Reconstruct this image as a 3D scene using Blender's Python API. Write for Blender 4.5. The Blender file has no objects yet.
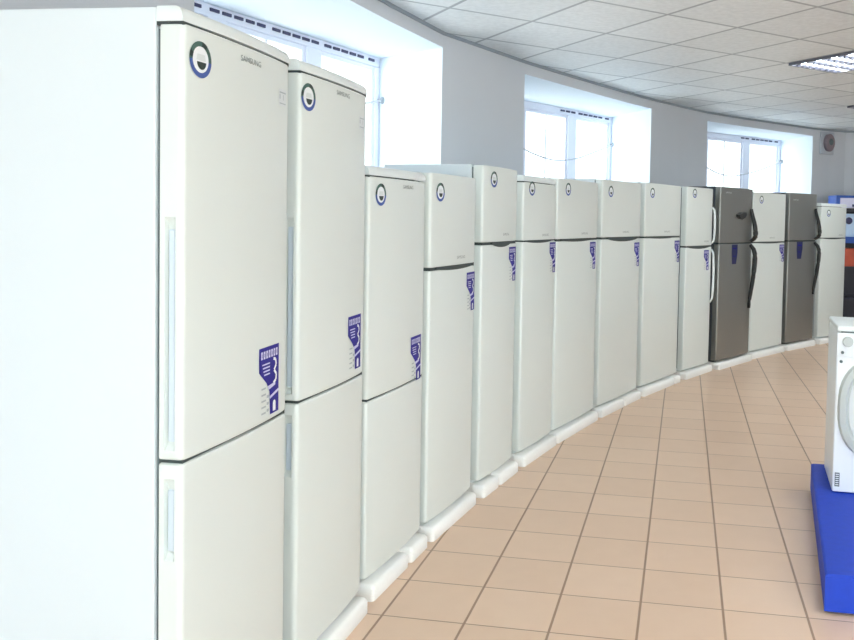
import bpy, bmesh, math, random
from mathutils import Vector, Matrix
random.seed(7)
sc = bpy.context.scene
C = sc.collection

# ------------------------------------------------------------------ materials
def mat(name, col, rough=0.5, metal=0.0, spec=0.5, coat=0.0, emit=None, estr=0.0, noise=None, bump=None):
    m = bpy.data.materials.new(name); m.use_nodes = True
    nt = m.node_tree; b = nt.nodes['Principled BSDF']
    b.inputs['Base Color'].default_value = (*col, 1)
    b.inputs['Roughness'].default_value = rough
    b.inputs['Metallic'].default_value = metal
    b.inputs['Specular IOR Level'].default_value = spec
    b.inputs['Coat Weight'].default_value = coat
    if emit:
        b.inputs['Emission Color'].default_value = (*emit, 1)
        b.inputs['Emission Strength'].default_value = estr
    if noise or bump:
        tc = nt.nodes.new('ShaderNodeTexCoord')
        n = nt.nodes.new('ShaderNodeTexNoise')
        sc_ = (noise or bump)[0]
        n.inputs['Scale'].default_value = sc_; n.inputs['Detail'].default_value = 4
        nt.links.new(tc.outputs['Object'], n.inputs['Vector'])
        if noise:
            mx = nt.nodes.new('ShaderNodeMix'); mx.data_type = 'RGBA'
            nt.links.new(n.outputs['Fac'], mx.inputs['Factor'])
            a = noise[1]
            mx.inputs['A'].default_value = (*[c*(1-a) for c in col], 1)
            mx.inputs['B'].default_value = (*[min(1, c*(1+a)) for c in col], 1)
            nt.links.new(mx.outputs['Result'], b.inputs['Base Color'])
        if bump:
            bp = nt.nodes.new('ShaderNodeBump'); bp.inputs['Strength'].default_value = bump[1]
            bp.inputs['Distance'].default_value = 0.002
            nt.links.new(n.outputs['Fac'], bp.inputs['Height']); nt.links.new(bp.outputs['Normal'], b.inputs['Normal'])
    return m

M = {}
M['white']   = mat('white_enamel', (.71,.755,.73), .34, noise=(2.2,.012), bump=(260,.05))
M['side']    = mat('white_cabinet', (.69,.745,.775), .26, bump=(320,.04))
M['cap']     = mat('white_plastic', (.76,.81,.81), .4, noise=(3,.01))
M['grip']    = mat('pale_grip_plastic', (.62,.70,.78), .4, noise=(4,.02))
M['gasket']  = mat('dark_gasket', (.10,.13,.14), .6, noise=(10,.1))
M['recess']  = mat('dark_grip_recess', (.045,.06,.06), .5, noise=(10,.1))
M['greyside']= mat('grey_side', (.05,.055,.065), .45, noise=(8,.05))
M['foam']    = mat('packing_foam', (.90,.90,.88), .75, noise=(60,.03), bump=(150,.3))
M['badge']   = mat('badge_grey', (.22,.25,.25), .4, noise=(10,.05))
M['blue']    = mat('sticker_blue', (.014,.009,.25), .6, noise=(20,.1))
M['lilac']   = mat('sticker_lilac', (.62,.62,.86), .45, noise=(20,.05))
M['swhite']  = mat('sticker_white', (.84,.87,.90), .45, noise=(20,.02))
M['sgrey']   = mat('sticker_grey_print', (.42,.47,.49), .5, noise=(20,.05))
M['sgreen']  = mat('sticker_dark_green', (.06,.13,.11), .45, noise=(20,.1))
M['sring']   = mat('sticker_ring_blue', (.06,.11,.36), .5, noise=(20,.1))
M['sblack']  = mat('sticker_black', (.02,.035,.03), .45, noise=(20,.1))
M['pale']    = mat('sticker_clear', (.70,.74,.75), .35, noise=(20,.02))
M['dnavy']   = mat('sticker_navy', (.018,.022,.10), .45, noise=(20,.1))
M['black']   = mat('black_plastic', (.008,.01,.011), .35, noise=(10,.1))
M['chrome']  = mat('chrome', (.75,.75,.76), .2, 1.0, noise=(10,.02))
M['wall']    = mat('wall_paint', (.63,.65,.69), .8, noise=(1.5,.02), bump=(120,.1))
M['reveal']  = mat('reveal_paint', (.70,.77,.84), .7, noise=(1.5,.01))
M['frame']   = mat('window_plastic', (.78,.80,.90), .4, noise=(5,.01))
M['slot']    = mat('dark_slot', (.05,.05,.11), .6, noise=(8,.1))
M['trimm']   = mat('cornice_grey', (.30,.34,.38), .6, noise=(6,.05))
M['wire']    = mat('grey_wire', (.55,.57,.62), .5, noise=(10,.05))
M['speaker'] = mat('speaker_brown', (.26,.20,.22), .6, noise=(40,.15))
M['spplate'] = mat('speaker_plate', (.52,.55,.60), .5, noise=(10,.02))
M['plinth']  = mat('blue_carpet_cover', (.002,.045,.50), .62, noise=(30,.12), bump=(300,.4))
M['plinthd'] = mat('blue_skirt', (.012,.035,.40), .6, noise=(30,.12), bump=(300,.4))
M['washer']  = mat('washer_enamel', (.82,.86,.88), .35, noise=(3,.01))
M['ring']    = mat('washer_ring_grey', (.50,.54,.52), .35, noise=(6,.04))
M['glassd']  = mat('washer_glass', (.70,.74,.75), .15, coat=.5, noise=(4,.05))
M['sill']    = M['reveal']
M['bluebox'] = mat('blue_carton', (.02,.09,.42), .5, noise=(5,.15))
M['palebox'] = mat('pale_blue_carton', (.50,.66,.88), .5, noise=(5,.05))
M['lilacbox']= mat('pale_lilac_carton', (.66,.66,.84), .5, noise=(5,.06))
M['red']     = mat('red_carton', (.48,.07,.03), .5, noise=(9,.3))
M['shelf']   = mat('dark_shelf', (.022,.020,.035), .5, noise=(6,.2))
M['lamp']    = mat('lamp_plate', (.9,.92,1), .5, emit=(.86,.95,1), estr=24.0, noise=(5,.01))
M['louver']  = mat('louver_aluminium', (.12,.12,.15), .4, .0, noise=(8,.03))
M['steel_tape'] = M['chrome']

def steel():
    m = mat('brushed_steel', (.30,.305,.29), .36, .7)
    nt = m.node_tree; b = nt.nodes['Principled BSDF']
    tc = nt.nodes.new('ShaderNodeTexCoord'); mp = nt.nodes.new('ShaderNodeMapping')
    mp.inputs['Scale'].default_value = (2, 2, 260)
    n = nt.nodes.new('ShaderNodeTexNoise'); n.inputs['Scale'].default_value = 3
    nt.links.new(tc.outputs['Object'], mp.inputs['Vector']); nt.links.new(mp.outputs[0], n.inputs['Vector'])
    r = nt.nodes.new('ShaderNodeMapRange'); r.inputs['To Min'].default_value = .28; r.inputs['To Max'].default_value = .45
    nt.links.new(n.outputs['Fac'], r.inputs['Value']); nt.links.new(r.outputs[0], b.inputs['Roughness'])
    return m
M['steel'] = steel()

def glass():
    m = bpy.data.materials.new('window_glass'); m.use_nodes = True; nt = m.node_tree; nt.nodes.clear()
    o = nt.nodes.new('ShaderNodeOutputMaterial'); mx = nt.nodes.new('ShaderNodeMixShader')
    t = nt.nodes.new('ShaderNodeBsdfTransparent'); g = nt.nodes.new('ShaderNodeBsdfGlossy')
    t.inputs['Color'].default_value = (.95,.97,.97,1); g.inputs['Roughness'].default_value = .02
    mx.inputs[0].default_value = .06
    nt.links.new(t.outputs[0], mx.inputs[1]); nt.links.new(g.outputs[0], mx.inputs[2]); nt.links.new(mx.outputs[0], o.inputs[0])
    return m
M['glass'] = glass()

def lattice(name, origin, a, b, lw, base, line, var, rough, cellnoise, softmix=1.0, bumps=None, lw2=None):
    """surface divided by a lattice with cell vectors a, b (metres), procedural."""
    m = bpy.data.materials.new(name); m.use_nodes = True; nt = m.node_tree
    bs = nt.nodes['Principled BSDF']; N = nt.nodes.new; L = nt.links.new
    geo = N('ShaderNodeNewGeometry')
    sub = N('ShaderNodeVectorMath'); sub.operation = 'SUBTRACT'; sub.inputs[1].default_value = (*origin, 0)
    L(geo.outputs['Position'], sub.inputs[0])
    det = a[0]*b[1]-a[1]*b[0]
    da = (b[1]/det, -b[0]/det, 0); db = (-a[1]/det, a[0]/det, 0)
    masks = []; fl = []
    for d, ln, w in ((da, math.hypot(*a), lw), (db, math.hypot(*b), lw2 or lw)):
        dt = N('ShaderNodeVectorMath'); dt.operation = 'DOT_PRODUCT'; dt.inputs[1].default_value = d
        L(sub.outputs[0], dt.inputs[0])
        f = N('ShaderNodeMath'); f.operation = 'FLOOR'; L(dt.outputs['Value'], f.inputs[0]); fl.append(f)
        fr = N('ShaderNodeMath'); fr.operation = 'FRACT'; L(dt.outputs['Value'], fr.inputs[0])
        pp = N('ShaderNodeMath'); pp.operation = 'SUBTRACT'; pp.inputs[1].default_value = .5; L(fr.outputs[0], pp.inputs[0])
        ab = N('ShaderNodeMath'); ab.operation = 'ABSOLUTE'; L(pp.outputs[0], ab.inputs[0])
        mr = N('ShaderNodeMapRange'); mr.inputs['From Min'].default_value = .5-w/ln*.62; mr.inputs['From Max'].default_value = .5-w/ln*.38
        L(ab.outputs[0], mr.inputs['Value']); masks.append(mr)
    cx = N('ShaderNodeCombineXYZ'); L(fl[0].outputs[0], cx.inputs[0]); L(fl[1].outputs[0], cx.inputs[1])
    wn = N('ShaderNodeTexWhiteNoise'); wn.noise_dimensions = '2D'; L(cx.outputs[0], wn.inputs['Vector'])
    mxm = N('ShaderNodeMath'); mxm.operation = 'MAXIMUM'; L(masks[0].outputs[0], mxm.inputs[0]); L(masks[1].outputs[0], mxm.inputs[1])
    sm = N('ShaderNodeMath'); sm.operation = 'MULTIPLY'; sm.inputs[1].default_value = softmix; L(mxm.outputs[0], sm.inputs[0])
    # tile colour
    no = N('ShaderNodeTexNoise'); no.inputs['Scale'].default_value = cellnoise[0]; no.inputs['Detail'].default_value = 5
    L(geo.outputs['Position'], no.inputs['Vector'])
    ad = N('ShaderNodeMath'); ad.operation = 'MULTIPLY_ADD'; ad.inputs[1].default_value = cellnoise[1]; L(no.outputs['Fac'], ad.inputs[0]); 
    mw = N('ShaderNodeMath'); mw.operation = 'MULTIPLY'; mw.inputs[1].default_value = var; L(wn.outputs['Value'], mw.inputs[0]); L(mw.outputs[0], ad.inputs[2])
    hs = N('ShaderNodeMix'); hs.data_type = 'RGBA'; L(ad.outputs[0], hs.inputs['Factor'])
    hs.inputs['A'].default_value = (*base[0], 1); hs.inputs['B'].default_value = (*base[1], 1)
    fi = N('ShaderNodeMix'); fi.data_type = 'RGBA'; L(sm.outputs[0], fi.inputs['Factor']); L(hs.outputs['Result'], fi.inputs['A'])
    fi.inputs['B'].default_value = (*line, 1); L(fi.outputs['Result'], bs.inputs['Base Color'])
    bs.inputs['Roughness'].default_value = rough
    bp = N('ShaderNodeBump'); bp.invert = True; bp.inputs['Strength'].default_value = .5; bp.inputs['Distance'].default_value = .002
    L(mxm.outputs[0], bp.inputs['Height'])
    if bumps:
        n2 = N('ShaderNodeTexNoise'); n2.inputs['Scale'].default_value = bumps[0]; L(geo.outputs['Position'], n2.inputs['Vector'])
        b2 = N('ShaderNodeBump'); b2.inputs['Strength'].default_value = bumps[1]; b2.inputs['Distance'].default_value = .003
        L(n2.outputs['Fac'], b2.inputs['Height']); L(bp.outputs['Normal'], b2.inputs['Normal']); L(b2.outputs['Normal'], bs.inputs['Normal'])
    else:
        L(bp.outputs['Normal'], bs.inputs['Normal'])
    return m
YAW = -.1665; TS = .3296
ax = (TS*math.cos(YAW), TS*math.sin(YAW)); ay = (-TS*math.sin(YAW), TS*math.cos(YAW))
M['floor'] = lattice('floor_tiles', (-.3197, 4.883), ax, ay, .0095, ((.70,.50,.36),(.79,.585,.435)), (.27,.155,.09), .45, .38, (9,.55), .85, lw2=.006)
CA = (.55, .345); CB = (.37, -.63); CO = (2.10, 7.45)
M['ceil'] = lattice('ceiling_tiles', CO, CA, CB, .026, ((.58,.60,.60),(.86,.88,.89)), (.33,.35,.37), .28, .55, (26,.85), .9, bumps=(35,.6))

# ------------------------------------------------------------------ helpers
def link(name, bm, m, parent=None, smooth=False):
    me = bpy.data.meshes.new(name)
    bmesh.ops.recalc_face_normals(bm, faces=bm.faces[:])
    bm.to_mesh(me); bm.free()
    o = bpy.data.objects.new(name, me); C.objects.link(o)
    for k in (m if isinstance(m, (list, tuple)) else [m]): me.materials.append(k)
    if smooth:
        for p in me.polygons: p.use_smooth = True
        try: me.set_sharp_from_angle(angle=math.radians(38))
        except Exception: pass
    if parent: o.parent = parent
    return o
def tag(o, label, cat, group=None):
    o['label'] = label; o['category'] = cat
    if group: o['group'] = group
    return o
def struct(o): o['kind'] = 'structure'; return o
def empty(name, loc, rz=0):
    o = bpy.data.objects.new(name, None); C.objects.link(o); o.location = loc; o.rotation_euler = (0,0,rz); o.empty_display_size = .1
    return o
def prism(bm, poly, z0, z1, mi=0):
    lo = [bm.verts.new((x,y,z0)) for x,y in poly]; hi = [bm.verts.new((x,y,z1)) for x,y in poly]
    n = len(poly); fs = [bm.faces.new(lo[::-1]), bm.faces.new(hi)]
    for i in range(n): fs.append(bm.faces.new((lo[i], lo[(i+1)%n], hi[(i+1)%n], hi[i])))
    for f in fs: f.material_index = mi
    return fs
def box(bm, a, b, bev=0, seg=2, mi=0):
    x0,y0,z0 = a; x1,y1,z1 = b
    g = bmesh.ops.create_cube(bm, size=1); vs = g['verts']
    for v in vs: v.co = Vector(((x0+x1)/2+v.co.x*(x1-x0), (y0+y1)/2+v.co.y*(y1-y0), (z0+z1)/2+v.co.z*(z1-z0)))
    fs = set(f for v in vs for f in v.link_faces)
    for f in fs: f.material_index = mi
    if bev:
        es = list(set(e for v in vs for e in v.link_edges))
        bmesh.ops.bevel(bm, geom=es, offset=bev, segments=seg, affect='EDGES', profile=.6)
def loft(bm, rings, cap=True, close=False, mi=0):
    R = [[bm.verts.new(p) for p in r] for r in rings]; n = len(R[0]); fs = []
    for i in range(len(R)-1 + (1 if close else 0)):
        A = R[i]; B = R[(i+1)%len(R)]
        for k in range(n): fs.append(bm.faces.new((A[k], A[(k+1)%n], B[(k+1)%n], B[k])))
    if cap and not close: fs.append(bm.faces.new(R[0][::-1])); fs.append(bm.faces.new(R[-1]))
    for f in fs: f.material_index = mi
    return fs
def tube(bm, pts, r, n=8, flat=1.0):
    pts = [Vector(p) for p in pts]; rings = []
    for i, p in enumerate(pts):
        d = (pts[min(i+1,len(pts)-1)]-pts[max(i-1,0)]).normalized()
        u = d.cross(Vector((0,0,1)))
        if u.length < .1: u = d.cross(Vector((1,0,0)))
        u.normalize(); v = u.cross(d)
        rr = r[i] if isinstance(r, (list,tuple)) else r
        rings.append([p+u*math.cos(2*math.pi*k/n)*rr*flat+v*math.sin(2*math.pi*k/n)*rr for k in range(n)])
    loft(bm, rings)
def text_polys(s, size):
    cu = bpy.data.curves.new('t', 'FONT'); cu.body = s; cu.size = size; cu.resolution_u = 3
    o = bpy.data.objects.new('t', cu); C.objects.link(o)
    dg = bpy.context.evaluated_depsgraph_get(); me = o.evaluated_get(dg).to_mesh()
    V = [tuple(v.co[:2]) for v in me.vertices]; F = [tuple(p.vertices) for p in me.polygons]
    o.evaluated_get(dg).to_mesh_clear(); bpy.data.objects.remove(o); bpy.data.curves.remove(cu)
    w = max(v[0] for v in V)
    return V, F, w

# ------------------------------------------------------------------ room
IN0 = [(-1.90,-4.5),(-1.87,-2),(-1.83,0),(-1.73,1.8),(-1.62,2.9),(-1.5,3.65)]
W1i = [(-1.5,3.65),(-1.27,4.75),(-1.03,5.65),(-.78,6.48)]
P1i = [(-.78,6.48),(-.53,6.95),(-.18,7.61)]
W2i = [(-.18,7.61),(.18,8.2),(.56,8.80),(.92,9.36),(1.23,9.8)]
P2i = [(1.23,9.8),(1.64,10.35),(2.09,10.91)]
W3i = [(2.09,10.91),(2.70,11.47),(3.33,12.0),(3.95,12.51)]
P3i = [(3.95,12.51),(4.27,12.72),(4.55,12.85)]
W1o = [(-2.45,4.45),(-1.38,7.03)]; W2o = [(-.73,8.73),(.84,10.76)]; W3o = [(1.98,11.97),(3.7,13.35)]
HEAD = 2.835; SILL = .9; CEIL = 2.95
bm = bmesh.new()
def pier(inner, outer): prism(bm, list(inner)+list(outer)[::-1], 0, CEIL)
pier(IN0, [(-3.3,-4.5),(-3.3,3.9),W1o[0]])
pier(P1i, [W1o[1], (-1.25,7.9), W2o[0]])
pier(P2i, [W2o[1], W3o[0]])
pier(P3i, [W3o[1], (4.9,13.6)])
for wi, wo in ((W1i,W1o),(W2i,W2o),(W3i,W3o)):
    n = len(wi)
    mid = [tuple(Vector(wo[0]).lerp(Vector(wo[1]), i/(n-1))) for i in range(n)]
    poly = list(wi)+mid[::-1]
    # a wall strip at the face, a white soffit and sill behind it
    prism(bm, poly, HEAD, CEIL); prism(bm, poly, 0, SILL)
bm.normal_update()
# white reveals: soffits, sills and jambs carry the second material
segs = [(W1i[-1],W1o[1]),(W2i[0],W2o[0]),(W2i[-1],W2o[1]),(W3i[0],W3o[0]),(W3i[-1],W3o[1]),(W1i[0],W1o[0])]
for f in bm.faces:
    c = f.calc_center_median()
    if abs(f.normal.z) > .9 and (abs(c.z-HEAD) < .01 or abs(c.z-SILL) < .01): f.material_index = 1
    if abs(f.normal.z) < .1:
        for a, b in segs:
            m_ = (Vector(a)+Vector(b))/2
            if (c.xy-m_).length < .05: f.material_index = 1
struct(link('wall_left', bm, [M['wall'], M['reveal']]))
bm = bmesh.new(); prism(bm, [(4.55,12.85),(9.2,12.3),(9.2,12.5),(4.9,13.6)], 0, CEIL); struct(link('wall_back', bm, M['wall']))
bm = bmesh.new(); prism(bm, [(9.0,-4.5),(9.2,-4.5),(9.2,12.3),(9.0,12.32)], 0, CEIL); struct(link('wall_right', bm, M['wall']))
# unseen wall behind the camera; shop windows enlarged to brighten the fridge sides
FW = [(-1.75,1.5),(1.8,5.1),(5.4,8.7)]
bm = bmesh.new()
xs = [-3.3]+[v for w in FW for v in w]+[9.2]
for i in range(0, len(xs), 2): box(bm, (xs[i],-4.7,0), (xs[i+1],-4.5,CEIL))
for a,b in FW: box(bm, (a,-4.7,0),(b,-4.5,.12)); box(bm, (a,-4.7,2.85),(b,-4.5,CEIL))
struct(link('wall_front', bm, M['wall']))
bm = bmesh.new(); prism(bm, [(-3.4,-4.7),(9.2,-4.7),(9.2,12.6),(4.9,13.7),(3.5,13.7),(-3.4,7.5)], -.12, 0); struct(link('floor', bm, M['floor']))
bm = bmesh.new(); prism(bm, [(-3.4,-4.7),(9.2,-4.7),(9.2,12.6),(4.9,13.7),(3.5,13.7),(-3.4,7.5)], CEIL, CEIL+.12); struct(link('ceiling', bm, M['ceil']))
# cornice angle where wall meets ceiling, its shadow gap put into the grey
path = IN0+W1i[1:]+P1i[1:]+W2i[1:]+P2i[1:]+W3i[1:]+P3i[1:]+[(9.0,12.32)]
bm = bmesh.new(); rings = []
for i, p in enumerate(path):
    p = Vector(p); d = (Vector(path[min(i+1,len(path)-1)])-Vector(path[max(i-1,0)])).normalized(); nrm = Vector((d.y,-d.x))
    q = p+nrm*.018
    e = p-nrm*.002
    rings.append([(e.x,e.y,CEIL-.022),(q.x,q.y,CEIL-.022),(q.x,q.y,CEIL),(e.x,e.y,CEIL)])
loft(bm, rings); struct(link('trim_1', bm, M['trimm']))

def make_window(idx, A, B, ndash):
    """window set in the outer plane, A left end, B right end"""
    A = Vector(A); B = Vector(B); d = (B-A); Lw = d.length; rz = math.atan2(d.y, d.x)
    root = struct(empty('window_%d' % idx, (B.x,B.y,0), rz))
    # local x runs from -Lw to 0, local y<0 is the room
    b1 = bmesh.new()
    z0, z1 = SILL, HEAD; t = .045
    box(b1, (-Lw+.01,-.03,z0),(-.01,.04,z0+.07),.006); box(b1, (-Lw+.01,-.03,z1-.075),(-.01,.04,z1),.006)
    box(b1, (-.07,-.03,z0+.07),(-.01,.04,z1-.075),.006); box(b1, (-Lw+.01,-.03,z0+.07),(-Lw+.07,.04,z1-.075),.006)
    posts = [x for x in (.79,1.75) if x+.2 < Lw]
    for p in posts: box(b1, (-p-.155,-.035,z0+.07),(-p,.045,z1-.075),.006)
    link('window_frame', b1, M['frame'], root)
    edges = [.07]+[v for p in posts for v in (p, p+.155)]+[Lw-.07]
    for k in range(0, len(edges)-1, 2):
        a, b = edges[k], edges[k+1]
        if b-a < .15: continue
        s = bmesh.new(); w = .035
        box(s, (-b,-.015,z0+.07),(-b+w,.025,z1-.075),.004); box(s, (-a-w,-.015,z0+.07),(-a,.025,z1-.075),.004)
        box(s, (-b+w,-.015,z0+.07),(-a-w,.025,z0+.07+w),.004); box(s, (-b+w,-.015,z1-.075-w),(-a-w,.025,z1-.075),.004)
        if k == 2: box(s, (-(a+b)/2-.012,-.01,z0+.07+w),(-(a+b)/2+.012,.02,z1-.075-w),.003)
        so = link('sash', s, M['frame'], root)
        g = bmesh.new(); box(g, (-b+w,.002,z0+.07+w),(-a-w,.008,z1-.075-w)); link('pane', g, M['glass'], so)
    v = bmesh.new(); x = .10
    for i in range(ndash):
        if x+.07 > Lw-.1: break
        box(v, (-x-.075,-.040,z1-.042),(-x,-.029,z1-.022)); x += .105 if (i%5) else .15
    link('vent_slot', v, M['slot'], root)
    return rz, Lw, B
w1 = make_window(1, W1o[0], W1o[1], 22); w2 = make_window(2, W2o[0], W2o[1], 9); w3 = make_window(3, W3o[0], W3o[1], 8)
for k,(a,b) in enumerate(FW):
    r = struct(empty('window_%d' % (4+k), ((a+b)/2,-4.6,0)))
    h = (b-a)/2; f = bmesh.new()
    for x0,x1 in ((-h,-h+.06),(-.03,.03),(h-.06,h)): box(f,(x0,-.04,.12),(x1,.04,2.85))
    for z0 in (.12,2.79): box(f,(-h+.06,-.04,z0),(h-.06,.04,z0+.06))
    link('window_frame', f, M['frame'], r)
    for s in (-1,1):
        g = bmesh.new(); x0,x1 = sorted((s*.03, s*(h-.06))); box(g,(x0,-.004,.18),(x1,.004,2.79)); link('pane', g, M['glass'], r)

# curtain wires strung across the windows
def wire(win, pts, lab):
    rz, Lw, B = win
    r = empty('curtain_wire', (B.x,B.y,0), rz)
    b = bmesh.new(); P = []
    # smooth the droop
    xs = [p[0] for p in pts]
    n = 28
    for i in range(n+1):
        x = xs[0]+(xs[-1]-xs[0])*i/n
        for j in range(len(pts)-1):
            if (pts[j][0]-x)*(pts[j+1][0]-x) <= 0:
                t = (x-pts[j][0])/(pts[j+1][0]-pts[j][0]); z = pts[j][1]*(1-t)+pts[j+1][1]*t; break
        P.append((x,-.07,z))
    for _ in range(3): P = [P[0]]+[(P[i][0],-.07,(P[i-1][2]+P[i][2]*2+P[i+1][2])/4) for i in range(1,n)]+[P[-1]]
    tube(b, P, .009, 6); link('cord', b, M['wire'], r, True)
    for x,z in (pts[0], pts[-1]):
        h = bmesh.new(); bmesh.ops.create_uvsphere(h, u_segments=10, v_segments=7, radius=.03, matrix=Matrix.Translation((x,-.075,z)) @ Matrix.Diagonal((1,.7,1,1)))
        box(h, (x-.012,-.06,z-.012),(x+.012,-.03,z+.012)); link('hook', h, M['trimm'], r, True)
    tag(r, lab, 'wire', 'curtain wires across the windows')
wire(w1, [(-.03,2.49),(-.9,2.30),(-1.4,2.27),(-2.2,2.38),(-2.72,2.5)], 'thin sagging wire with hooks across the nearest window, behind the two tall fridges')
wire(w2, [(-.03,2.49),(-.86,2.245),(-1.29,2.206),(-1.71,2.27),(-2.5,2.5)], 'thin sagging wire with hooks across the middle window')
wire(w3, [(-.03,2.50),(-.7,2.31),(-1.24,2.21),(-1.6,2.25),(-2.15,2.45)], 'thin sagging wire with hooks across the farthest window')

# wall loudspeaker near the far corner
d = Vector((4.27,12.72))-Vector((3.95,12.51)); rz = math.atan2(d.y,d.x)
nrm = Vector((d.y,-d.x)).normalized(); pz = Vector((3.95,12.51))+d.normalized()*.30
r = empty('wall_speaker', (pz.x,pz.y,2.75), rz)
b = bmesh.new(); box(b, (-.15,-.03,-.17),(.15,0.0,.16),.008); link('mounting_plate', b, M['spplate'], r)
b = bmesh.new()
for y,rx,rzz in ((-.028,.10,.125),(-.08,.105,.13),(-.10,.085,.11)):
    pass
loft(b, [[(math.cos(2*math.pi*k/24)*rx, y, math.sin(2*math.pi*k/24)*rzz) for k in range(24)] for y,rx,rzz in ((-.029,.10,.125),(-.075,.105,.13),(-.095,.085,.108))])
link('speaker_grille', b, M['speaker'], r, True)
b = bmesh.new(); loft(b, [[(math.cos(2*math.pi*k/20)*rx, y, .01+math.sin(2*math.pi*k/20)*rx) for k in range(20)] for y,rx in ((-.0945,.05),(-.102,.035))])
link('speaker_cone', b, M['gasket'], r, True)
tag(r, 'brown oval loudspeaker on a pale plate high on the wall beside the far corner', 'speaker')

# ------------------------------------------------------------------ ceiling luminaires
u_ = Vector((CA[0],CA[1])); v_ = Vector((CB[0],CB[1]))
def luminaire(m, n, lab):
    o = Vector(CO)+u_*m+v_*n; cen = o+(u_+v_)/2
    r = empty('ceiling_light', (cen.x,cen.y,CEIL))
    def pt(s,t): p = u_*(s-.5)+v_*(t-.5); return (p.x,p.y)
    b = bmesh.new()
    for q in (((.02,.02),(.98,.02),(.98,.045),(.02,.045)),((.02,.955),(.98,.955),(.98,.98),(.02,.98)),((.02,.045),(.045,.045),(.045,.955),(.02,.955)),((.955,.045),(.98,.045),(.98,.955),(.955,.955))):
        prism(b, [pt(*c) for c in q], -.024, 0)
    link('frame', b, M['louver'], r)
    b = bmesh.new(); prism(b, [pt(.045,.045),pt(.955,.045),pt(.955,.955),pt(.045,.955)], -.003, 0); link('reflector', b, M['cap'], r)
    for k in range(4):
        t = .16+k*.227
        b = bmesh.new(); prism(b, [pt(.06,t-.05),pt(.94,t-.05),pt(.94,t+.05),pt(.06,t+.05)], -.008, -.0031); link('tube', b, M['lamp'], r)
    b = bmesh.new()
    for k in range(1,8):
        t = .045+.91*k/8; prism(b, [pt(t-.006,.045),pt(t+.006,.045),pt(t+.006,.955),pt(t-.006,.955)], -.023, -.0085)
    for k in range(1,4):
        t = .16+(k-.5)*.227; prism(b, [pt(.045,t-.012),pt(.955,t-.012),pt(.955,t+.012),pt(.045,t+.012)], -.023, -.0085)
    link('louver', b, M['louver'], r)
    tag(r, lab, 'ceiling light', 'square louvered ceiling lights')
luminaire(0,0,'square louvered light in the tiled ceiling, the larger and nearer one in view')
luminaire(4,-2,'square louvered light far back in the ceiling, above the far corner shelf')
for m,n,l in ((-4,4,'added unseen louvered ceiling light over the aisle in front of the two tall fridges'),(-8,8,'added unseen louvered ceiling light above the photographer'),(0,4,'added unseen louvered ceiling light above the right end of the blue plinth'),(-4,8,'added unseen louvered ceiling light between the plinth and the shop windows'),(0,8,'added unseen louvered ceiling light over the right side of the shop, near its windows'),(4,2,'added unseen louvered ceiling light deep in the shop, level with the seventh fridge'),(4,6,'added unseen louvered ceiling light along the right wall'),(-8,12,'added unseen louvered ceiling light nearest the shop windows')):  # these lights are out of view, added to brighten the room
    luminaire(m,n,l)

# ------------------------------------------------------------------ fridges
DT = .064   # door thickness
def front_y(x, w, bulge): 
    u = max(0, min(1, x/w)); return -bulge*(1-(2*u-1)**2)
def door_mesh(w, z0, z1, bulge, notch=None, r=.014, m=None):
    """door seen from above, lofted upward; notch=(za,zb): grip hollow in the left edge"""
    def ring(inset, depth):
        P = []; R2 = .026
        P += [(w-inset, DT-.002),(inset, DT-.002)]
        # left edge with a hollow
        P += [(inset, .049),(inset+depth,.046),(inset+depth,.024),(inset,.021)]
        for a in range(0, 5):
            t = math.pi+a*math.pi/8
            P.append((inset+r+math.cos(t)*r, r+inset*.5+math.sin(t)*r))
        N = 12
        for k in range(1, N):
            x = inset+r+(w-2*inset-r-R2)*k/N; P.append((x, front_y(x,w,bulge)-front_y(r,w,bulge)+inset*.5))
        for a in range(4, -1, -1):
            t = -a*math.pi/8
            P.append((w-inset-R2+math.cos(t)*R2, R2+inset*.5+math.sin(t)*R2))
        return P
    zs = [(z0,.006,0),(z0+.003,.0015,0),(z0+.008,0,0)]
    if notch:
        za, zb = notch
        zs += [(za,0,0),(za+.012,0,.012),(za+.05,0,.02),(zb-.06,0,.02),(zb-.015,0,.012),(zb,0,0)]
    zs += [(z1-.008,0,0),(z1-.003,.0015,0),(z1,.006,0)]
    b = bmesh.new()
    rings = [[(x,y,z) for x,y in ring(i,d)] for z,i,d in zs]
    loft(b, rings)
    return b
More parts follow.
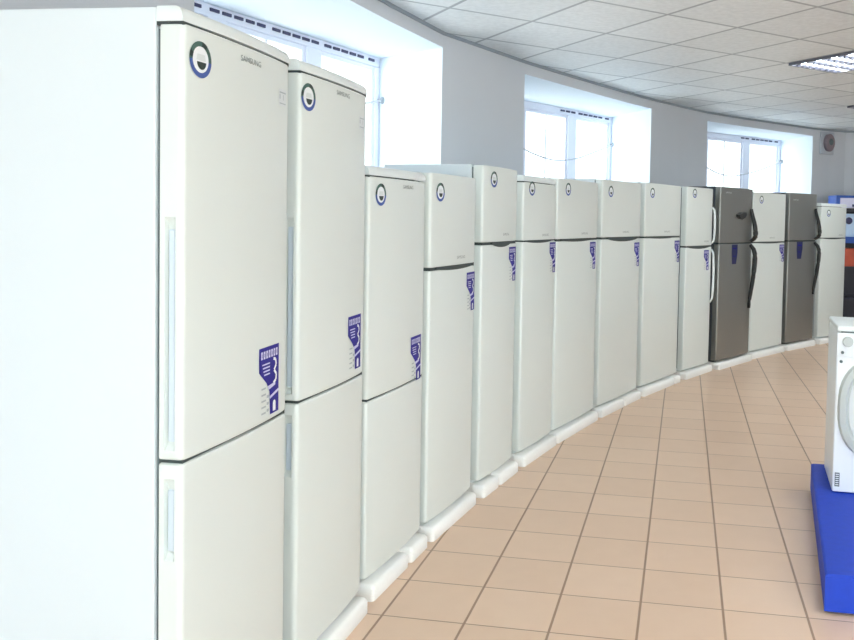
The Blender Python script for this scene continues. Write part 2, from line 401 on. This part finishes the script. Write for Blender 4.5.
class Decal:
    def __init__(s, w, bulge): s.b = bmesh.new(); s.w = w; s.bl = bulge; s.off = front_y(.014,w,bulge)
    def y(s, x, lay): return front_y(x,s.w,s.bl)-s.off-.0014-.0006*lay
    def poly(s, pts, mi=0, lay=0):
        vs = [s.b.verts.new((x, s.y(x,lay), z)) for x,z in pts]
        f = s.b.faces.new(vs); f.material_index = mi
    def rect(s, x0,z0,x1,z1, mi=0, lay=0): s.poly([(x0,z0),(x1,z0),(x1,z1),(x0,z1)], mi, lay)
    def arc(s, cx,cz,r0,r1,a0,a1, mi=0, lay=0, n=24, sx=1):
        for k in range(n):
            t0 = a0+(a1-a0)*k/n; t1 = a0+(a1-a0)*(k+1)/n
            if r0 > 0: s.poly([(cx+r0*sx*math.cos(t0),cz+r0*math.sin(t0)),(cx+r1*sx*math.cos(t0),cz+r1*math.sin(t0)),(cx+r1*sx*math.cos(t1),cz+r1*math.sin(t1)),(cx+r0*sx*math.cos(t1),cz+r0*math.sin(t1))], mi, lay)
            else: s.poly([(cx,cz),(cx+r1*sx*math.cos(t0),cz+r1*math.sin(t0)),(cx+r1*sx*math.cos(t1),cz+r1*math.sin(t1))], mi, lay)
    def text(s, t, x, z, width, mi=0, lay=0, h=None):
        V,F,w = text_polys(t, 1.0); k = width/w; kz = (h/.72) if h else k
        vs = [s.b.verts.new((x+a*k, s.y(x+a*k,lay), z+c*kz)) for a,c in V]
        for f in F:
            try: q = s.b.faces.new([vs[i] for i in f]); q.material_index = mi
            except ValueError: pass
    def done(s, name, mats, parent):
        me = bpy.data.meshes.new(name); s.b.normal_update()
        for f in s.b.faces:
            if f.normal.y > 0: f.normal_flip()
        s.b.to_mesh(me); s.b.free(); o = bpy.data.objects.new(name, me); C.objects.link(o)
        for m in mats: me.materials.append(m)
        o.parent = parent; return o
PI = math.pi
def energy_sticker(w, bl, x, z, door, r=.045):
    D = Decal(w, bl)
    D.arc(x,z,0,r*.82,0,2*PI,0,0)
    D.arc(x,z,r*.72,r,PI*1.02,PI*1.98,1,1)                 # blue lower ring
    D.arc(x,z,r*.72,r,-PI*.02,PI*1.02,2,1)                 # dark green upper ring
    D.arc(x,z,r*.72,r*1.0,PI*.30,PI*.46,3,2,5); D.arc(x,z,r*.72,r*1.0,PI*.86,PI*.98,3,2,4)
    D.arc(x+r*.08,z-r*.12,0,r*.42,PI,2*PI,3,1,12)               # black half disc
    D.poly([(x-r*.40,z-r*.05),(x+r*.46,z-r*.05),(x+r*.38,z+r*.30),(x-r*.30,z+r*.30)],4,1)
    return D.done('round_sticker', [M['swhite'],M['sring'],M['sgreen'],M['sblack'],M['pale']], door)
def promo_sticker(w, bl, x, z, door, sx=.135, sz=.205):
    """x,z top right corner"""
    D = Decal(w, bl); X = lambda u: x-sx+u*sx; Z = lambda v: z-v*sz
    D.poly([(X(0),Z(0)),(X(0),Z(.34)),(X(.36),Z(.52)),(X(1),Z(.52)),(X(1),Z(0))],0,0)
    D.poly([(X(.36),Z(.52)),(X(.52),Z(.66)),(X(.55),Z(1)),(X(1),Z(1)),(X(1),Z(.52))],0,0)
    for k in range(7):                                     # pale lettering band
        u = .08+k*.125; D.rect(X(u),Z(.165),X(u+.085),Z(.055),1,1); D.rect(X(u+.03),Z(.135),X(u+.05),Z(.085),0,2)
    for k in range(4): D.rect(X(.14+.03*k),Z(.255+.05*k),X(.52),Z(.235+.05*k),1,1)
    # white curl on the right side
    pts = [(.70,.20),(.82,.22),(.85,.30),(.74,.37),(.86,.44),(.84,.52),(.70,.56)]
    for (a,b),(c,d) in zip(pts, pts[1:]):
        dx,dz = (c-a)*sx, -(d-b)*sz; l = math.hypot(dx,dz); nx,nz = -dz/l*.0045, dx/l*.0045
        D.poly([(X(a)+nx,Z(b)+nz),(X(a)-nx,Z(b)-nz),(X(c)-nx,Z(d)-nz),(X(c)+nx,Z(d)+nz)],2,1)
    D.poly([(X(.40),Z(.57)),(X(.80),Z(.55)),(X(.80),Z(.59)),(X(.46),Z(.63))],1,2)
    D.poly([(X(.50),Z(.73)),(X(1),Z(.66)),(X(1),Z(.70)),(X(.52),Z(.77))],1,2)
    D.arc(X(.76),Z(.86),0,.010,0,PI,2,1,8); D.rect(X(.76)-.010,Z(.97),X(.76)+.010,Z(.86),2,1)
    for k in range(5): D.rect(X(.12),Z(.60+.088*k),X(.34),Z(.575+.088*k),3,0)
    for k in range(3): D.rect(X(.38),Z(.74+.1*k),X(.48),Z(.70+.1*k),3,0)
    return D.done('promotion_sticker', [M['blue'],M['lilac'],M['swhite'],M['sgrey']], door)
def badge(w, bl, x, z, width, door, m='badge'):
    D = Decal(w, bl); D.text('SAMSUNG', x, z, width, 0, 1, h=.016)
    return D.done('badge', [M[m]], door)
def bar_handle(door, x, z0, z1, m, w, bl, bow=.055, side=.0, r=.012, wide=0):
    b = bmesh.new(); n = 14; P = []; R = []
    for i in range(n+1):
        t = i/n; z = z0+(z1-z0)*t
        q = 1-t if wide < 0 else t
        if wide == 9: s = min(1, max(0, math.sin(PI*t))**.25)
        elif not wide: s = max(0, math.sin(PI*t))**.6
        elif q < .82: s = math.sin(PI/2*q/.82)**1.3
        else: s = max(0, math.cos(PI/2*(q-.82)/.18))**.7
        P.append((x+side*s, front_y(x,w,bl)-.006-bow*s, z)); R.append(r*(.75+.35*s))
    tube(b, P, R, 10, 1.1)
    return link('handle', b, M[m], door, True)

ZB = .07   # top of the foam bases
def fridge(A, B, top, gap, kind, lab, depth=.62, cab='side', door='white', bulge=.012, group='white fridges in the row', badge_x=None, promo_x=None, shift=0, badge_w=.115, **kw):
    dx = kw.pop('dx', 0)
    if dx:
        if kw.get('round'): kw['round'] = (kw['round'][0]-dx, kw['round'][1])
        if badge_x: badge_x = (badge_x[0]-dx, badge_x[1])
        if promo_x: promo_x = (promo_x[0]-dx, promo_x[1])
        if kw.get('grip'): kw['grip'] = (max(.03,kw['grip'][0]-dx), kw['grip'][1]-dx)
        kw['bars'] = [(q[0]-dx, *q[1:]) for q in kw.get('bars', [])]
    A = Vector(A); B = Vector(B); d = (B-A); w = d.length-.006; th = math.atan2(d.y,d.x)
    nv = Vector((-d.y,d.x)).normalized(); A = A-nv*shift
    cen = A+d/2+nv*depth/2
    root = empty('refrigerator', (cen.x,cen.y,ZB), th)
    # parts sit in a frame whose origin is the left front corner
    off = Vector((-w/2-.003+.003, -depth/2, -ZB))
    def put(o): o.location = off; return o
    cap = kind in ('combi','capped')
    dtop = top-(.043 if cap else .004)
    # cabinet
    b = bmesh.new(); box(b, (0,DT+.010,ZB+.018),(w,depth,top-(.0 if not cap else .002)),.006,2)
    body = put(link('cabinet', b, M[cab], root))
    b = bmesh.new(); box(b, (.012,DT+.001,.10),(w-.012,DT+.0105,dtop-.01)); put(link('gasket', b, M['gasket'], root))
    b = bmesh.new(); box(b, (.012,.040,ZB+.004),(w-.012,.30,ZB+.0185),.004,1)
    for fx in (.05,w-.05): box(b, (fx-.02,depth-.09,ZB),(fx+.02,depth-.05,ZB+.019))
    box(b, (.06,.05,ZB),(w-.06,.10,ZB+.005))
    put(link('kick_plate', b, M['cap'] if cab=='side' else M['black'], root))
    if cap:
        b = bmesh.new(); rings = []
        for z,i in ((dtop+.006,.0),(dtop+.02,0),(top-.012,.004),(top-.003,.012),(top+.001,.022)):
            N = 14; P = [(w-i*.3,DT+.0098),(i*.3,DT+.0098)]
            for k in range(N+1):
                x = i*.3+(w-i*.6)*k/N; P.append((x, front_y(x,w,bulge*1.2)+i+.004))
            rings.append([(x,y,z) for x,y in P])
        loft(b, rings); put(link('top_panel', b, M['cap'], root, True))
        b = bmesh.new(); x1 = w*.99 if kind=='combi' else w*.78
        box(b, (.004,.0045,dtop-.003),(x1,DT+.012,dtop+.0065)); put(link('panel_gap', b, M['recess'], root))
    up_notch = kw.get('up_notch'); lo_notch = kw.get('lo_notch')
    gw = .0045 if kind != 'top' else .008
    g0, g1 = gap-gw, gap+gw
    ud = put(link('upper_door', door_mesh(w, g1, dtop, bulge, up_notch), M[door], root, True))
    ld = put(link('lower_door', door_mesh(w, .092, g0, bulge, lo_notch), M[door], root, True))
    b = bmesh.new(); box(b, (.010,.006,gap-gw-.0015),(w-.010,DT+.004,gap+gw+.0015)); put(link('door_gap', b, M['recess'], root))
    for nt, dd in ((up_notch,ud),(lo_notch,ld)):
        if nt:
            b = bmesh.new(); box(b, (.0085,.0255,nt[0]+.02),(.0185,.0445,nt[1]-.03),.003,1); link('handle', b, M['grip'], dd)
    if 'grip' in kw:      # dark hollow under the freezer door used as a grip
        a, c = kw['grip']; b = bmesh.new(); n = 10; hh = kw.get('grip_h', .013)*1.35
        top_ = []; bot = []
        for k in range(n+1):
            x = a+(c-a)*k/n; y = front_y(x,w,bulge)-front_y(.014,w,bulge)
            top_.append((x,y-.0012,gap+gw+.001)); bot.append((x,y-.0012, gap+.004-hh*math.sin(PI*(.04+.92*k/n))**.5))
        vt = [b.verts.new(p) for p in top_]; vb = [b.verts.new(p) for p in bot]
        vt2 = [b.verts.new((p[0],p[1]+.012,p[2])) for p in top_]; vb2 = [b.verts.new((p[0],p[1]+.012,p[2])) for p in bot]
        for k in range(n):
            b.faces.new((vt[k],vt[k+1],vb[k+1],vb[k])); b.faces.new((vt2[k],vb2[k],vb2[k+1],vt2[k+1]))
            b.faces.new((vt[k],vt2[k],vt2[k+1],vt[k+1])); b.faces.new((vb[k],vb[k+1],vb2[k+1],vb2[k]))
        b.faces.new((vt[0],vb[0],vb2[0],vt2[0])); b.faces.new((vt[-1],vt2[-1],vb2[-1],vb[-1]))
        link('grip', b, M['recess'], ld)
    low = kind in ('combi','tall')
    if kw.get('round'): energy_sticker(w, bulge, kw['round'][0], kw['round'][1], ud)
    if badge_x is not None: badge(w, bulge, badge_x[0], badge_x[1], badge_w, ud, kw.get('badge_m','badge'))
    if promo_x is not None:
        if kw.get('navy'):
            D = Decal(w, bulge); x0,z0 = promo_x; D.poly([(x0-.14,z0),(x0-.14,z0-.10),(x0-.125,z0-.21),(x0-.03,z0-.21),(x0,z0-.09),(x0,z0)],0,0)
            D.rect(x0-.115,z0-.05,x0-.03,z0-.035,1,1); D.rect(x0-.10,z0-.13,x0-.05,z0-.12,1,1)
            D.done('promotion_sticker', [M['dnavy'],M['blue']], ld)
        else:
            promo_sticker(w, bulge, promo_x[0], promo_x[1], ud if kw.get('promo_up') else ld)
    if kw.get('tagx'):
        x,z = kw['tagx']; D = Decal(w, bulge); D.rect(x,z,x+.055,z+.05,0,0)
        D.rect(x+.004,z+.038,x+.05,z+.042,1,1); D.rect(x+.004,z+.006,x+.05,z+.009,1,1); D.rect(x+.004,z+.02,x+.01,z+.034,1,1); D.rect(x+.03,z+.018,x+.034,z+.034,1,1)
        D.done('small_label', [M['pale'],M['sgrey']], ud)
    tag(root, lab, 'fridge', group)
    for bx in kw.get('bars', []): bar_handle(ud if bx[1] > gap else ld, bx[0], bx[1], bx[2], bx[3], w, bulge, *bx[4:])
    return root, w, ud, ld

FR = {1: ((-0.87, 2.055), (-0.7823, 2.6338)), 2: ((-0.7823, 2.7348), (-0.6809, 3.2954)), 3: ((-0.6842, 3.3554), (-0.539, 3.9488)), 4: ((-0.5242, 3.9972), (-0.3532, 4.5756)), 5: ((-0.3253, 4.6592), (-0.149, 5.173)), 6: ((-0.1151, 5.2599), (0.099, 5.806)), 7: ((0.106, 5.823), (0.435, 6.553)), 8: ((0.4671, 6.6163), (0.861, 7.372)), 9: ((0.9004, 7.4381), (1.337, 8.162)), 10: ((1.4099, 8.2705), (1.772, 8.799)), 11: ((1.83, 8.878), (2.333, 9.528)), 12: ((2.3848, 9.5896), (2.935, 10.218)), 13: ((2.9914, 10.2764), (3.494, 10.793)), 14: ((3.5749, 10.8699), (4.067, 11.329))}
WG = 'white fridges in the row'; SG = 'steel fridges in the row'
fridge(*FR[1], 2.06, .947, 'combi', 'tall white fridge nearest the camera, showing its whole left side, grip in the door edge',
       round=(.064,1.941), badge_x=(.249,1.974), promo_x=(.503,1.172), promo_up=True, tagx=(.487,1.885), up_notch=(.975,1.55), lo_notch=(.70,.905), group=WG)
fridge(*FR[2], dx=.015, top=2.06, gap=.947, kind='combi', lab='tall white fridge just behind the nearest one, partly hidden by its side',
       round=(.062,1.943), badge_x=(.262,1.982), promo_x=(.525,1.185), promo_up=True, tagx=(.465,1.885), up_notch=(.975,1.55), lo_notch=(.70,.905), group=WG)
fridge(*FR[3], dx=.02, top=1.758, gap=.818, kind='capped', lab='shorter white fridge with a bottom freezer, next to the pair of tall ones',
       round=(.112,1.645), badge_x=(.325,1.678), promo_x=(.575,1.018), promo_up=True, group=WG)
fridge(*FR[4], dx=.045, top=1.77, gap=1.308, kind='top', lab='white top freezer fridge, fourth from the near end, lower than the one behind it',
       round=(.138,1.677), badge_x=(.345,1.347), promo_x=(.628,1.268), grip=(.11,.595), group=WG)
fridge(*FR[5], dx=0.07, top=1.85, gap=1.412, kind='top', lab='white fridge with its left side showing above the lower fourth fridge',
       round=(.20,1.773), badge_x=(.345,1.455), promo_x=(.585,1.385), grip=(.19,.47), grip_h=.02, badge_w=.1, group=WG)
fridge(*FR[6], dx=0.06, top=1.825, gap=1.413, kind='capped', lab='narrow white fridge with a dark strip under its top, sixth from the near end',
       round=(.172,1.745), badge_x=(.35,1.442), promo_x=(.635,1.398), grip=(.09,.55), badge_w=.12, group=WG)
fridge(*FR[7], 1.84, 1.408, 'top', 'white fridge beneath the right half of the middle window, seventh from the near end',
       round=(.16,1.765), badge_x=(.42,1.445), promo_x=(.74,1.385), grip=(.06,.64), badge_w=.13, group=WG)
fridge(*FR[8], dx=0.05, top=1.875, gap=1.408, kind='top', lab='wide white fridge with a thick dark grip line, eighth from the near end',
       round=(.197,1.78), badge_x=(.45,1.450), promo_x=(.865,1.365), grip=(.158,.813), grip_h=.024, badge_w=.14, group=WG)
fridge(*FR[9], dx=0.055, top=1.89, gap=1.405, kind='top', lab='wide white fridge below the wall pier between the middle and farthest windows',
       round=(.19,1.80), badge_x=(.46,1.448), promo_x=(.865,1.368), grip=(.07,.74), badge_w=.14, group=WG)
fridge(*FR[10], dx=0.06, top=1.895, gap=1.302, kind='top', lab='white fridge with long white bar handles, beside the first steel fridge',
       round=(.21,1.83), badge_x=(.46,1.345), promo_x=(.60,1.262), grip=(.08,.62), grip_h=.02, badge_w=.12, group=WG,
       bars=[(.655,1.33,1.70,'cap',.03,.0,.010,9),(.655,.72,1.27,'cap',.03,.0,.010,9)])
r11 = fridge(*FR[11], 1.925, 1.325, 'top', 'grey steel fridge with a dark gem shaped emblem on its upper door', cab='greyside', door='steel', group=SG,
       badge_x=None, promo_x=(.40,1.312), navy=True, shift=.035, bulge=.02,
       bars=[(.745,1.345,1.70,'black',.055,.006,.024,-1),(.745,.60,1.305,'black',.055,.006,.024,1)])
fridge(*FR[12], dx=0.03, top=1.90, gap=1.325, kind='top', lab='white fridge standing between the two steel ones',
       round=(.20,1.815), badge_x=(.42,1.37), promo_x=(.83,1.295), grip=(.06,.80), badge_w=.13, group=WG)
r13 = fridge(*FR[13], dx=0.055, top=1.925, gap=1.335, kind='top', lab='grey steel fridge without emblem, second to last in the row', cab='greyside', door='steel', group=SG,
       badge_x=(.13,1.83), badge_m='swhite', badge_w=.11, promo_x=(.375,1.325), navy=True, bulge=.02,
       bars=[(.70,1.355,1.74,'black',.060,.012,.022,-1),(.70,.66,1.315,'black',.060,.012,.022,1)])
fridge(*FR[14], dx=0.06, top=1.815, gap=1.367, kind='capped', lab='short white fridge at the far end of the row beside the corner shelf',
       round=(.225,1.69), badge_x=(.50,1.40), grip=(.05,.62), badge_w=.12, group=WG)
# emblem and logo of the first steel fridge
root, w, ud, ld = r11
b = bmesh.new(); prof = [(.45,1.635),(.52,1.66),(.62,1.668),(.70,1.66),(.715,1.635),(.665,1.60),(.58,1.582),(.50,1.592),(.455,1.612)]
rings = []
for yy, k in ((-.004,1.0),(-.022,1.0),(-.032,.78)):
    cx, cz = .58,1.622; dxe = -.11; rings.append([(dxe+cx+(x-cx)*k, front_y(x,w,.02)-front_y(.014,w,.02)+yy+.003, cz+(z-cz)*k) for x,z in prof])
loft(b, rings); link('emblem', b, M['black'], ud)
D = Decal(w,.02); D.text('SAMSUNG', .10, 1.855, .12, 0, 1, h=.018); D.done('badge', [M['swhite']], ud)

# ------------------------------------------------------------------ foam bases
names = {1:'nearest tall fridge',2:'second tall fridge',3:'shorter third fridge',4:'lower fourth fridge',5:'fifth fridge, whose left side shows',6:'narrow sixth fridge',7:'seventh fridge from the near end',8:'eighth fridge with the thick grip line',9:'ninth fridge below the wall pier',10:'white fridge with bar handles',11:'steel fridge with the emblem',12:'white fridge between the steel ones',13:'steel fridge second to last in the row',14:'short last fridge of the row'}
LIPS = {1:[(.0,1.0)],2:[(0,.97)],3:[(.02,.62),(.68,1.0)],4:[(.02,.98)],5:[(-.01,.40),(.46,.99)],6:[(.0,.99)],7:[(.0,.99)],8:[(.0,.55),(.57,1.0)],9:[(.0,.82),(.84,1.0)]}
def bezel(x0, x1, y0, y1, r):
    P = []
    for cx, cy, a0 in ((x0+r,y0+r,PI),(x1-r,y0+r,1.5*PI)):
        for k in range(5): t = a0+k*PI/8; P.append((cx+r*math.cos(t), cy+r*math.sin(t)))
    P += [(x1,y1),(x0,y1)]
    return P
for i,(A,B) in FR.items():
    A = Vector(A); B = Vector(B); d = B-A; w = d.length; th = math.atan2(d.y,d.x); nv = Vector((-d.y,d.x)).normalized()
    sh = .035 if i == 11 else 0; A2 = A-nv*sh
    cen = A2+d/2+nv*.31
    b = bmesh.new(); box(b, (-w/2+.012,-.285,0),(w/2-.012,.31,ZB),.004,1)
    for a,c in LIPS.get(i, [(.0,1.0)]):
        x0,x1 = -w/2+a*w, -w/2+c*w
        po = .036 if i < 5 else .042
        rings = []
        HL = ZB
        for z,ins in ((0,.004),(.006,0),(HL-.016,0),(HL-.004,.008),(HL,.016)):
            rings.append([(x,y,z) for x,y in bezel(x0+ins,x1-ins,-.31-po+ins,-.279,.016)])
        loft(b, rings)
    o = link('foam_base', b, M['foam'], None, True); o.location = (cen.x,cen.y,0); o.rotation_euler = (0,0,th)
    tag(o, 'white foam base under the '+names[i], 'foam base', 'foam bases under the fridges')

# ------------------------------------------------------------------ blue plinth and washing machine
PA = Vector((1.164,3.345)); PL = Vector((1.606,4.92)); dirx = Vector((.985,-.17)).normalized()
b = bmesh.new()
quad = [PA, PA+dirx*1.9, PL+dirx*1.9, PL]
ins = [PA+Vector((.012,.012)), PA+dirx*1.888+Vector((0,.012)), PL+dirx*1.888-Vector((0,.012)), PL+Vector((.012,-.012))]
loft(b, [[(p.x,p.y,.012) for p in quad],[(p.x,p.y,.153) for p in quad],[(p.x,p.y,.16) for p in ins]])
for f in b.faces:
    f.material_index = 0
pl = empty('display_plinth', (PA.x,PA.y,0))
o = link('deck', b, [M['plinth'],M['plinthd']], pl); o.location = (-PA.x,-PA.y,0)
b = bmesh.new()
for q in (.06,.94):
    for s in (.05,.95):
        p = PA.lerp(PL,s)+dirx*1.9*q; bmesh.ops.create_cone(b, cap_ends=True, segments=12, radius1=.02, radius2=.02, depth=.012, matrix=Matrix.Translation((p.x-PA.x,p.y-PA.y,.006)))
link('foot', b, M['gasket'], pl)
tag(pl, 'low bright blue display plinth on the tiled floor under the washing machine', 'plinth')

WA = Vector((1.541,4.372)); wth = math.radians(-13.6); wz = .152
wr = empty('washing_machine', (WA.x,WA.y,.16), wth); WW = .60; WH = .876; WD = .47
b = bmesh.new(); box(b, (0,.012,.006),(WW,WD,WH-.030),.010,3); link('casing', b, M['washer'], wr, True)
b = bmesh.new(); box(b, (.0,.0,WH-.160),(WW,.014,WH-.034),.006,2); link('control_panel', b, M['washer'], wr, True)
b = bmesh.new(); box(b, (-.002,-.004,WH-.028),(WW+.002,WD+.002,WH),.010,3); link('top_lid', b, M['cap'], wr, True)
b = bmesh.new(); box(b, (.02,.006,WH-.034),(WW-.01,.03,WH-.028)); link('lid_gap', b, M['gasket'], wr)
b = bmesh.new()
for fx in (.05,WW-.05):
    for fy in (.06,WD-.06): bmesh.ops.create_cone(b, cap_ends=True, segments=14, radius1=.022, radius2=.022, depth=.02, matrix=Matrix.Translation((fx,fy,.01)))
link('foot', b, M['gasket'], wr)
def disc(name, x, z, r, y0, y1, m, n=24, par=wr, r2=None):
    b = bmesh.new(); loft(b, [[(x+rr*math.cos(2*PI*k/n), y, z+rr*math.sin(2*PI*k/n)) for k in range(n)] for y,rr in ((y0,r),(y1+.003,r),(y1,r2 or r*.9))]); return link(name, b, m, par, True)
disc('dial', .052, WH-.078, .026, .002, -.02, M['ring'])
disc('button', .028, WH-.136, .008, .002, -.006, M['gasket']); 
disc('button', .024, WH-.185, .008, .014, .004, M['gasket'])
b = bmesh.new(); box(b, (.30,-.004,WH-.125),(.56,.002,WH-.06),.004,1); link('detergent_drawer', b, M['cap'], wr)
# oval door surround
def sup(cx,cz,rx,rz,y,n=48,e=2.6):
    P = []
    for k in range(n):
        t = 2*PI*k/n; c,s = math.cos(t),math.sin(t); P.append((cx+rx*math.copysign(abs(c)**(2/e),c), y, cz+rz*math.copysign(abs(s)**(2/e),s)))
    return P
cx,cz = .305,.452
b = bmesh.new(); loft(b, [sup(cx,cz,.292,.285,.013),sup(cx,cz,.282,.275,-.012),sup(cx,cz,.254,.247,-.016),sup(cx,cz,.243,.236,.0)]); dr = link('door', b, M['ring'], wr, True)
b = bmesh.new(); loft(b, [sup(cx,cz,.245,.238,.010),sup(cx,cz,.234,.227,-.004),sup(cx,cz,.12,.115,-.022),sup(cx,cz,.04,.04,-.026)]); link('door_glass', b, M['glassd'], dr, True)
b = bmesh.new(); box(b, (.51,-.03,cz-.05),(.54,-.008,cz+.05),.006,2); link('door_handle', b, M['cap'], dr)
b = bmesh.new()
def fr(x0,z0,x1,z1,y,mi):
    f = b.faces.new([b.verts.new(p) for p in ((x0,y,z0),(x1,y,z0),(x1,y,z1),(x0,y,z1))]); f.material_index = mi
fr(.012,.035,.036,.108,.0112,0)
for k in range(6): fr(.016,.042+k*.011,.032,.046+k*.011,.0106,1)
link('rating_label', b, [M['gasket'],M['swhite']], wr)
tag(wr, 'white front loading washing machine on the blue plinth, cut by the picture edge', 'washing machine')

# ------------------------------------------------------------------ corner shelf with goods
r = empty('display_shelf', (4.16,11.95,0))
b = bmesh.new()
for x in (0.0,1.56): box(b, (x,0,0),(x+.04,.42,1.78))
for z in (.05,.48,.92,1.30,1.74): box(b, (.04,0,z),(1.56,.42,z+.035))
link('shelf_frame', b, M['shelf'], r)
b = bmesh.new(); box(b, (.04,.40,.085),(1.56,.42,1.74)); link('back_panel', b, M['shelf'], r)
tag(r, 'dark shelving unit in the far corner behind the last fridge', 'shelf')
def carton(x0,y0,z0,x1,y1,z1,m,lab,name='carton',extra=None, group=None):
    rt = empty(name, ((x0+x1)/2,(y0+y1)/2,z0)); b = bmesh.new(); hx,hy = (x1-x0)/2,(y1-y0)/2
    box(b, (-hx,-hy,0),(hx,hy,z1-z0),.004,1); link('box', b, m, rt)
    if extra: extra(rt,hx,hy,z1-z0)
    tag(rt, lab, 'box', group)
def lens(rt,hx,hy,h):
    b = bmesh.new(); n=20
    loft(b, [[(-hx+.12+rr*math.cos(2*PI*k/n), y, h-.10+rr*math.sin(2*PI*k/n)) for k in range(n)] for y,rr in ((-hy+.002,.05),(-hy-.004,.05),(-hy-.005,.044))]); link('round_print', b, M['dnavy'], rt)
    b = bmesh.new(); box(b, (-hx+.22,-hy-.002,.06),(hx-.05,-hy+.002,.13)); link('blue_print', b, M['bluebox'], rt)
def bstripe(rt,hx,hy,h):
    b = bmesh.new(); box(b, (-hx-.002,-hy-.003,h-.035),(hx+.002,-hy+.01,h+.001)); link('blue_edge', b, M['bluebox'], rt)
    b = bmesh.new(); box(b, (-hx-.003,-hy-.002,.0),(-hx+.05,hy,h)); link('blue_side', b, M['bluebox'], rt)
    b = bmesh.new(); box(b, (-hx+.22,-hy-.003,.015),(hx-.2,-hy+.002,.05)); link('dark_print', b, M['dnavy'], rt)
carton(4.14,11.96,1.782,5.1,12.3,1.955,M['lilacbox'],'pale lilac box with dark blue edges lying on top of the corner shelf',extra=bstripe)
carton(4.21,11.98,1.335,4.62,12.3,1.70,M['palebox'],'pale blue box with a dark round print on the corner shelf, topmost compartment',extra=lens)
carton(4.64,11.98,1.335,5.1,12.3,1.66,M['palebox'],'second pale blue box standing right of the one with the round print')
carton(4.21,11.97,.955,4.42,12.25,1.21,M['red'],'dark red box on the middle compartment of the corner shelf')
carton(4.46,11.97,.955,4.80,12.25,1.17,M['red'],'second dark red box beside the first on the corner shelf')
b = bmesh.new(); box(b, (4.14,11.925,1.285),(5.66,11.948,1.375),.003,1); o = link('price_rail', b, M['bluebox'], r); o.location = (-4.16,-11.95,0)

# ------------------------------------------------------------------ light
wd = bpy.data.worlds.new('World'); sc.world = wd; wd.use_nodes = True
nt = wd.node_tree; bg = nt.nodes['Background']
tc = nt.nodes.new('ShaderNodeTexCoord'); sp = nt.nodes.new('ShaderNodeSeparateXYZ'); rp = nt.nodes.new('ShaderNodeValToRGB')
nt.links.new(tc.outputs['Generated'], sp.inputs[0]); nt.links.new(sp.outputs['Z'], rp.inputs[0]); nt.links.new(rp.outputs[0], bg.inputs[0])
rp.color_ramp.elements[0].position = 0.0; rp.color_ramp.elements[0].color = (.80,.86,.86,1)
rp.color_ramp.elements[1].position = .6; rp.color_ramp.elements[1].color = (.80,.90,1,1)
mr = nt.nodes.new('ShaderNodeMapRange')   # added gradient: sky half facing the shop windows brightened to light the near sides
mr.interpolation_type = 'SMOOTHSTEP'
mr.inputs['From Min'].default_value = .6; mr.inputs['From Max'].default_value = -.6; mr.inputs['To Min'].default_value = 2.3; mr.inputs['To Max'].default_value = 6.3
nt.links.new(sp.outputs['Y'], mr.inputs['Value']); nt.links.new(mr.outputs[0], bg.inputs[1])
def portal(loc, size, rot, name):
    l = bpy.data.lights.new(name,'AREA'); l.shape = 'RECTANGLE'; l.size, l.size_y = size; l.cycles.is_portal = True
    o = bpy.data.objects.new(name, l); C.objects.link(o); o.location = loc; o.rotation_euler = rot
for (a,b_) in (W1o,W2o,W3o):
    a = Vector(a); b_ = Vector(b_); dd = b_-a; n = Vector((dd.y,-dd.x)).normalized(); c = (a+b_)/2-n*.1
    portal((c.x,c.y,(SILL+HEAD)/2), (dd.length,HEAD-SILL), (PI/2,0,math.atan2(n.y,n.x)+PI/2), 'window_daylight')
for a,b_ in FW: portal(((a+b_)/2,-4.75,1.485),(b_-a,2.73),(PI/2,0,PI), 'window_daylight')

# ------------------------------------------------------------------ camera
cam = bpy.data.cameras.new('camera'); co = bpy.data.objects.new('camera', cam); C.objects.link(co); sc.camera = co
cam.sensor_width = 36; cam.lens = 848.3261/854*36; cam.shift_x = -114.39/854; cam.shift_y = -70.63/854
p, r_ = .0387, .0208
f = Vector((0,math.cos(p),-math.sin(p))); u = Vector((0,math.sin(p),math.cos(p))); x = Vector((1,0,0))
X = math.cos(r_)*x+math.sin(r_)*u; U = -math.sin(r_)*x+math.cos(r_)*u
m = Matrix((X,U,-f)).transposed().to_4x4(); m.translation = (0,0,1.57); co.matrix_world = m
cam.clip_start = .05

sc.view_settings.view_transform = 'Standard'; sc.view_settings.look = 'None'; sc.view_settings.gamma = 1
sc.view_settings.use_curve_mapping = False
sc.view_settings.exposure = 0.66
sc.cycles.max_bounces = 10; sc.cycles.diffuse_bounces = 6; sc.cycles.sample_clamp_indirect = 8
